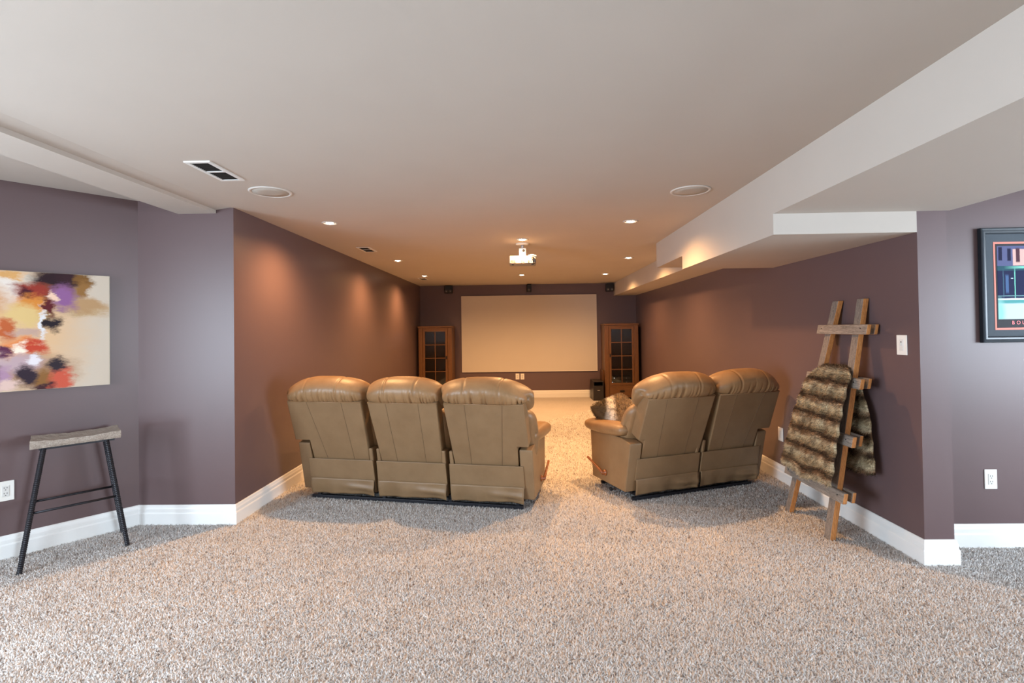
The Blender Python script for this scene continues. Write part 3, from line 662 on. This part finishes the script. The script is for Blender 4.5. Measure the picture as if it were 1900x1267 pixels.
# ---------------------------------------------------------------- ladder with the fur throw
KX = (2.378 - 2.055) / 1.648
def lx(z, off=0): return 2.055 + KX * z + off
def ladder():
    t = thing('blanket_ladder', 'rustic barn-wood blanket ladder leaning against the right wall', 'ladder', (0, 0, 0)); TH = .04; ZT = 1.648
    for (b0, b1), (t0, t1) in (((4.118, 4.185), (3.956, 4.034)), ((3.575, 3.649), (3.668, 3.742))):
        r_ = obj('rail', hexa([(lx(0), b0, 0), (lx(0), b1, 0), (lx(0) + TH, b1, 0), (lx(0) + TH, b0, 0), (lx(ZT), t0, ZT), (lx(ZT), t1, ZT), (lx(ZT) + TH, t1, ZT), (lx(ZT) + TH, t0, ZT)], .005), 'barn_grey', t)
        r_.data.materials.append(M['barn_cut'])
        for p in r_.data.polygons:
            if abs(p.normal.y) > .6 or p.normal.z < -.5: p.material_index = 1
    rungs = [(1.397, 1.467, 3.529, 4.12, 3.556, 4.15), (1.032, 1.102, 3.498, 4.16, 3.530, 4.19), (.650, .722, 3.477, 4.20, 3.516, 4.23), (.283, .353, 3.466, 4.232, 3.488, 4.25)]
    for k, (z0, z1, a, b, c_, d) in enumerate(rungs):
        for nm, y0, y1, o0, o1 in (('rung', a, b, -.031, -.001), ('rung', c_, d, TH + .001, TH + .026)):
            o = obj(nm, hexa([(lx(z0, o0), y0, z0), (lx(z0, o0), y1, z0), (lx(z0, o1), y1, z0), (lx(z0, o1), y0, z0), (lx(z1, o0), y0, z1), (lx(z1, o0), y1, z1), (lx(z1, o1), y1, z1), (lx(z1, o1), y0, z1)], .006), 'barn_grey_h', t)
            o.data.materials.append(M['barn_cut'])
            for p in o.data.polygons:
                if abs(p.normal.y) > .6 or p.normal.z < -.6: p.material_index = 1
            if o0 < 0:
                for yy in (y0 + .07, y1 - .06):
                    zz = (z0 + z1) / 2 + .008
                    obj('nail', lathe([(.001, -.003), (.004, -.002), (.005, 0), (.001, .001)], 8, 'x', (lx(zz, o0), yy, zz)), 'dark_iron', o)
    return t
ladder()
def throw():
    t = thing('fur_throw', 'brown and cream banded faux-fur throw draped over the ladder', 'blanket', (0, 0, 0))
    # path: front hem -> up the front -> over the second rung -> down behind the rails
    fz = [(-.075, .372), (-.078, .50), (-.080, .70), (-.078, .90), (-.070, 1.05), (-.052, 1.125), (-.012, 1.160), (.035, 1.158), (.085, 1.12), (.10, 1.05)]
    path = [np.array((lx(z, o), z)) for o, z in fz] + [np.array(p) for p in ((2.352, .95), (2.350, .80), (2.347, .62), (2.343, .45))]
    seg = np.cumsum([0] + [np.linalg.norm(path[i + 1] - path[i]) for i in range(len(path) - 1)]); LT = seg[-1]
    px = np.array([p[0] for p in path]); pz = np.array([p[1] for p in path])
    s_keys = [0, .12, .45, .68, .76, .84, .95, 1.06, 1.2, LT]
    yl_keys = [4.215, 4.20, 4.14, 4.07, 4.03, 3.97, 3.95, 3.97, 4.00, 4.10]      # far (left) edge
    yr_keys = [3.535, 3.530, 3.535, 3.540, 3.565, 3.69, 3.745, 3.66, 3.585, 3.53]  # near (right) edge; gathered between the rails at the top
    def smooth(s, arr):
        return (np.interp(s - .03, seg, arr) + 2 * np.interp(s, seg, arr) + np.interp(s + .03, seg, arr)) / 4
    def pos(a, b):
        s = b * LT; yl, yr = np.interp(s, s_keys, yl_keys), np.interp(s, s_keys, yr_keys); y = yr + (yl - yr) * a
        fold = .010 * np.sin(a * 17 + 2 * b) + .008 * np.sin(a * 31 + 5 * b); qu = .012 * np.abs(np.sin(PI * (s / .128 + .15)))
        front = np.clip((.78 - s) / .1, 0, 1); back = np.clip((s - 1.0) / .1, 0, 1)
        x = smooth(s, px) - (fold * .8 + qu) * front - (fold * .5 + qu * .5) * back
        z = smooth(s, pz) + .012 * np.sin(a * 9) * (s < .1) + np.clip(.15 - s, 0, 1) * (-.10 * np.sin(PI * a)) + qu * .5 * np.clip((s - .78) / .05, 0, 1) * np.clip((1.0 - s) / .05, 0, 1) + np.clip((s - LT + .2) / .2, 0, 1) * (-.03 * np.sin(PI * a))
        return np.stack([x, y, z], -1)
    nu, nv = 40, 90
    o = grid_mesh('backing', lambda i, j: tuple(pos(np.float64(i / nu), np.float64(j / nv))), nu, nv, 'fur', t, uv=lambda i, j: (i / nu * .6, j / nv * LT / .128 + .15))
    m = o.modifiers.new('thickness', 'SOLIDIFY'); m.thickness = .012; m.offset = 0
    def surf(a, b):
        e = 1e-3; P = pos(a, b); N = np.cross(pos(a + e, b) - P, pos(a, b + e) - P); N /= np.linalg.norm(N, axis=1, keepdims=True) + 1e-9
        s = b * LT; ref = np.stack([np.where(s < .85, -1., np.where(s > 1.0, -.6, 0.)), np.zeros(len(a)), np.where((s > .78) & (s < 1.05), 1., .0)], -1)
        N *= np.sign((N * ref).sum(1, keepdims=True) + 1e-9); edge = np.maximum(0, (.06 - a) / .06); N[:, 1] -= edge * 1.0
        return P, N, np.stack([a * .6, s / .128 + .15], -1)
    fur_strands('fur_pile', surf, 'fur', t, 46000, .027, .0026, .5)
throw()

# ---------------------------------------------------------------- stool
def stool():
    A = Vector((-3.118, 3.128, 0)); dd = Vector((.623, .782, 0)); m = Vector((.782, -.623, 0))
    t = thing('bar_stool', 'bar stool with weathered wood seat and black ribbed metal legs', 'stool', tuple(A))
    E2 = -m * .325 + dd * .05
    def P(s, off, z, back=0): return dd * s + m * off + E2 * back + Vector((0, 0, z))
    rs = random.Random(3)
    n, nv = 26, 8
    def seat(i, j):
        # closed loop around the slab section; i runs round, j along the length
        y = j / 40; loop = [(0, 0), (.33, 0), (.66, 0), (1, 0), (1.02, .3), (1.02, .7), (1, 1), (.8, 1), (.6, 1), (.4, 1), (.2, 1), (0, 1), (-.02, .7), (-.02, .3)]
        bk, h = loop[i]; sad = .012 * (2 * y - 1) ** 2; rough = .0022 * math.sin(y * 17 + i * 1.7) + .0016 * math.sin(y * 43 + i * 2.9)
        dip = -.010 * math.sin(PI * min(1, max(0, bk))) if h > .9 else 0
        return tuple(P(.052 + .47 * y + rough * .2, -.028 + rough * .6, .752 + (.040 + sad + dip) * h + rough * (.7 if h > .5 else .2), bk * .84))
    bm = bmesh.new(); rings = [[bm.verts.new(seat(i, j)) for i in range(14)] for j in range(41)]
    for j in range(40):
        for i in range(14): bm.faces.new((rings[j][i], rings[j][(i + 1) % 14], rings[j + 1][(i + 1) % 14], rings[j + 1][i]))
    bm.faces.new(rings[0]); bm.faces.new(rings[-1]); bmesh.ops.recalc_face_normals(bm, faces=list(bm.faces))
    obj('seat', bm, 'slab', t)
    for bk in (.03, .80):
        q = [P(.095, -.03, .738, bk), P(.487, -.03, .738, bk), P(.487, -.03, .738, bk + .1), P(.095, -.03, .738, bk + .1)]
        obj('seat_bar', hexa([tuple(v) for v in q] + [tuple(v + Vector((0, 0, .013))) for v in q]), 'black_metal', t)
    leg_me = None
    for bk_t, bk_b in ((.05, 0), (.86, 1.0)):
        for st, sb in ((.118, 0.0), (.442, .551)):
            a, b = P(sb, 0, .0, bk_b), P(st, -.026, .745, bk_t); L = (b - a).length; k = int(L / .0125)
            pts, rads = [], []
            for i in range(2 * k + 1):
                pts.append(a.lerp(b, i / (2 * k))); rads.append(.0155 if i % 2 else .0128)
            obj('leg', tube(pts, .014, 10, rads), 'black_metal', t)
    for bk in (.02, .95):
        obj('stretcher', tube([P(.066, -.012, .355, bk), P(.487, -.012, .355, bk)], .0075, 10), 'black_metal', t, True)
    for st in (.062, .492): obj('side_stretcher', tube([P(st, -.012, .372, .02), P(st, -.012, .372, .95)], .0075, 10), 'black_metal', t, True)
stool()

# ---------------------------------------------------------------- flat prints
def print_mat(key, base, shapes, warp=.02, wscale=9, rough=.6):
    """shapes: (kind, cx, cz, rx, rz, colour, softness) in local metres (x, z)"""
    t = NT(key); c_ = t.node('ShaderNodeTexCoord').outputs['Object']
    if warp:
        mp = t.node('ShaderNodeMapping', {'Vector': c_, 'Scale': (.8, 1, 1.6)}); nz = t.node('ShaderNodeTexNoise', {'Vector': mp.outputs[0], 'Scale': wscale, 'Detail': 7, 'Roughness': .72})
        off = t.node('ShaderNodeVectorMath', {0: nz.outputs['Color'], 1: (.5, .5, .5)}, operation='SUBTRACT'); sc_ = t.node('ShaderNodeVectorMath', {0: off.outputs[0], 'Scale': warp}, operation='SCALE')
        c_ = t.node('ShaderNodeVectorMath', {0: c_, 1: sc_.outputs[0]}, operation='ADD').outputs[0]
    sp = t.node('ShaderNodeSeparateXYZ', {0: c_}); col = base
    for kind, cx, cz, rx, rz, colour, soft in shapes:
        dx = t.math('DIVIDE', t.math('ABSOLUTE', t.math('SUBTRACT', sp.outputs[0], cx)), rx); dz = t.math('DIVIDE', t.math('ABSOLUTE', t.math('SUBTRACT', sp.outputs[2], cz)), rz)
        if kind == 'e': dist = t.math('SQRT', t.math('ADD', t.math('MULTIPLY', dx, dx), t.math('MULTIPLY', dz, dz)))
        else: dist = t.math('MAXIMUM', dx, dz)
        fac = t.math('DIVIDE', t.math('SUBTRACT', 1 + soft / 2, dist), soft, True); col = t.mix(fac, col, colour)
    t.set(col, rough, 0, .12); M[key] = t.m
ART = [(0.709,1.872,0.105,0.025,(215,165,105)),(0.626,1.857,0.041,0.038,(228,214,196)),(0.495,1.866,0.106,0.052,(50,35,40)),(0.405,1.872,0.062,0.036,(60,40,45)),(0.343,1.863,0.039,0.041,(125,90,50)),(0.343,1.791,0.032,0.050,(150,110,65)),(0.612,1.768,0.072,0.047,(150,60,50)),(0.651,1.762,0.025,0.021,(75,35,45)),(0.619,1.683,0.069,0.047,(215,140,65)),(0.335,1.674,0.099,0.041,(185,150,110)),(0.450,1.732,0.054,0.066,(145,100,150)),(0.537,1.660,0.020,0.056,(95,40,45)),(0.510,1.552,0.043,0.039,(45,38,45)),(0.656,1.607,0.077,0.055,(222,192,132)),(0.747,1.511,0.035,0.053,(190,100,60)),(0.650,1.493,0.062,0.029,(195,165,150)),(0.507,1.737,0.023,0.020,(240,205,180)),(0.566,1.552,0.011,0.086,(228,228,232)),(0.681,1.395,0.073,0.046,(225,140,85)),(0.600,1.392,0.057,0.038,(195,75,55)),(0.675,1.378,0.034,0.029,(250,235,215)),(0.753,1.361,0.032,0.025,(95,50,75)),(0.694,1.283,0.106,0.046,(190,165,170)),(0.759,1.197,0.035,0.061,(175,140,165)),(0.727,1.133,0.045,0.025,(220,190,180)),(0.556,1.176,0.051,0.047,(140,100,60)),(0.550,1.116,0.048,0.021,(70,45,50)),(0.471,1.165,0.043,0.070,(205,95,75)),(0.481,1.270,0.033,0.039,(55,48,55)),(0.645,1.205,0.037,0.055,(55,45,55)),(0.601,1.303,0.022,0.025,(230,225,230)),
       (.87,1.70,.10,.09,(205,150,100)),(.95,1.45,.09,.12,(120,60,60)),(.88,1.25,.07,.10,(70,55,65)),(1.02,1.80,.08,.06,(180,140,160)),(1.04,1.2,.08,.09,(215,120,80))]
S0, S1 = .187, 1.20
def canvas():
    # local x runs from the left edge (far end out of frame) to the right edge; z from the canvas bottom
    p = W0 + WD * S1; rz = math.atan2(-WD.y, -WD.x)
    t = thing('canvas_painting', 'abstract painting in cream, orange, red and purple on the angled wall', 'painting', (p.x, p.y, 1.10), rz)
    print_mat('painting', srgb(210, 197, 180), [('e', S1 - .66, .42, .30, .42, srgb(222, 186, 146), .9), ('e', S1 - .74, .66, .10, .10, srgb(232, 222, 212), .8), ('e', S1 - .34, .55, .14, .05, srgb(196, 168, 132), .9), ('e', S1 - .50, .70, .15, .12, srgb(120, 84, 62), .9), ('e', S1 - .60, .12, .18, .11, srgb(168, 132, 104), .9)] + [('e', S1 - s, z - 1.10, rx * 1.25, rz_ * 1.25, srgb(*c_), .75) for s, z, rx, rz_, c_ in ART], .19, 8, .7)
    obj('canvas_body', box(0, S1 - S0, -.034, -.004, 0, .803, .002), 'canvas_edge', t)
    obj('painted_face', box(.001, S1 - S0 - .004, -.0355, -.0335, .001, .802), 'painting', t)
canvas()
def poster():
    X0, X1, Z0_, Z1_ = 2.995, 4.06, 1.336, 2.085
    t = thing('framed_poster', 'black framed street poster with coral border and lettering on the right', 'poster', (X0, 3.47, Z0_)); Wd, Hh = X1 - X0, Z1_ - Z0_
    prof = [(0, -.004), (0, -.030), (.006, -.034), (.016, -.030), (.022, -.026), (.032, -.026), (.040, -.018), (.040, -.004)]
    for nm, pts in (('frame_side', ((0, 0), (0, Hh))), ('frame_side', ((Wd, Hh), (Wd, 0))), ('frame_rail', ((0, Hh), (Wd, Hh))), ('frame_rail', ((Wd, 0), (0, 0)))):
        a, b = Vector(pts[0]), Vector(pts[1]); d = (b - a).normalized(); n = Vector((d.y, -d.x)); bm = bmesh.new()
        A = [bm.verts.new((*(a + n * q + d * q),)[:1] + (y,) + ((a + n * q + d * q)[1],)) for q, y in prof]; B = [bm.verts.new(((b + n * q - d * q)[0], y, (b + n * q - d * q)[1])) for q, y in prof]
        k = len(A); fs = [bm.faces.new((A[i], A[(i + 1) % k], B[(i + 1) % k], B[i])) for i in range(k)] + [bm.faces.new(A), bm.faces.new(B)]
        bmesh.ops.recalc_face_normals(bm, faces=fs); obj(nm, bm, 'black_frame', t)
    obj('backing', box(.03, Wd - .03, -.012, -.004, .03, Hh - .03), 'print_black', t)
    obj('mat_board', box(.038, Wd - .038, -.015, -.012, .038, Hh - .038), 'mat_grey', t)
    l, b_, tp = 3.084 - X0, 1.418 - Z0_, 1.994 - Z0_; rr = Wd - l
    obj('coral_border', box(l, rr, -.017, -.015, b_, tp), 'coral', t)
    obj('print_ground', box(l + .012, rr - .012, -.0185, -.017, b_ + .014, tp - .014), 'print_black', t)
    ix0, ix1, iz0, iz1 = 3.104 - X0, rr - .02, 1.487 - Z0_, 1.966 - Z0_
    def rc(x0, x1, z0, z1, c_, s=.04): return ('r', (x0 + x1) / 2 - X0, (z0 + z1) / 2 - Z0_, (x1 - x0) / 2, (z1 - z0) / 2, srgb(*c_), s)
    sh = [rc(3.0, 4.1, 1.835, 2.0, (96, 100, 136)), rc(3.113, 3.137, 1.872, 1.96, (40, 40, 66), .2), rc(3.17, 3.193, 1.868, 1.95, (40, 40, 66), .2), rc(3.205, 3.30, 1.838, 1.945, (222, 178, 170), .05), rc(3.225, 3.25, 1.86, 1.95, (86, 56, 66), .2),
          rc(3.30, 4.0, 1.85, 1.96, (120, 110, 140)), rc(3.0, 4.1, 1.805, 1.836, (52, 86, 98), .2), rc(3.205, 4.0, 1.818, 1.834, (130, 205, 185), .3), rc(3.0, 4.1, 1.625, 1.805, (42, 46, 76)), rc(3.138, 3.145, 1.63, 1.805, (70, 96, 116), .5), rc(3.155, 3.175, 1.66, 1.775, (80, 106, 146), .3),
          rc(3.19, 3.204, 1.752, 1.757, (200, 220, 225), .5), rc(3.212, 3.219, 1.62, 1.81, (120, 200, 180), .4), rc(3.0, 4.1, 1.637, 1.642, (120, 160, 165), .6), rc(3.0, 4.1, 1.612, 1.624, (225, 240, 240), .5), rc(3.0, 4.1, 1.585, 1.612, (90, 160, 160), .5), rc(3.0, 4.1, 1.45, 1.590, (196, 216, 226), .15), ('e', 3.11 - X0, 1.53 - Z0_, .035, .08, srgb(150, 210, 205), .9)]
    print_mat('street_print', srgb(60, 66, 96), sh, .006, 14, .75)
    obj('street_photo', box(ix0, ix1, -.0195, -.0183, iz0, iz1), 'street_print', t)
    for k, ch in enumerate('BOU'):
        cu = bpy.data.curves.new('letter', 'FONT'); cu.body = ch; cu.size = .032; cu.extrude = .0003; cu.offset = .0005; cu.align_x = 'CENTER'
        tmp = bpy.data.objects.new('letter', cu); C.objects.link(tmp); me = bpy.data.meshes.new_from_object(tmp.evaluated_get(bpy.context.evaluated_depsgraph_get())); bpy.data.objects.remove(tmp)
        o = link('letter', me, 'coral_ink', t); o.rotation_euler = (PI / 2, 0, 0); o.location = (3.196 + .034 * k - X0, -.0205, 1.4535 - Z0_)
poster()
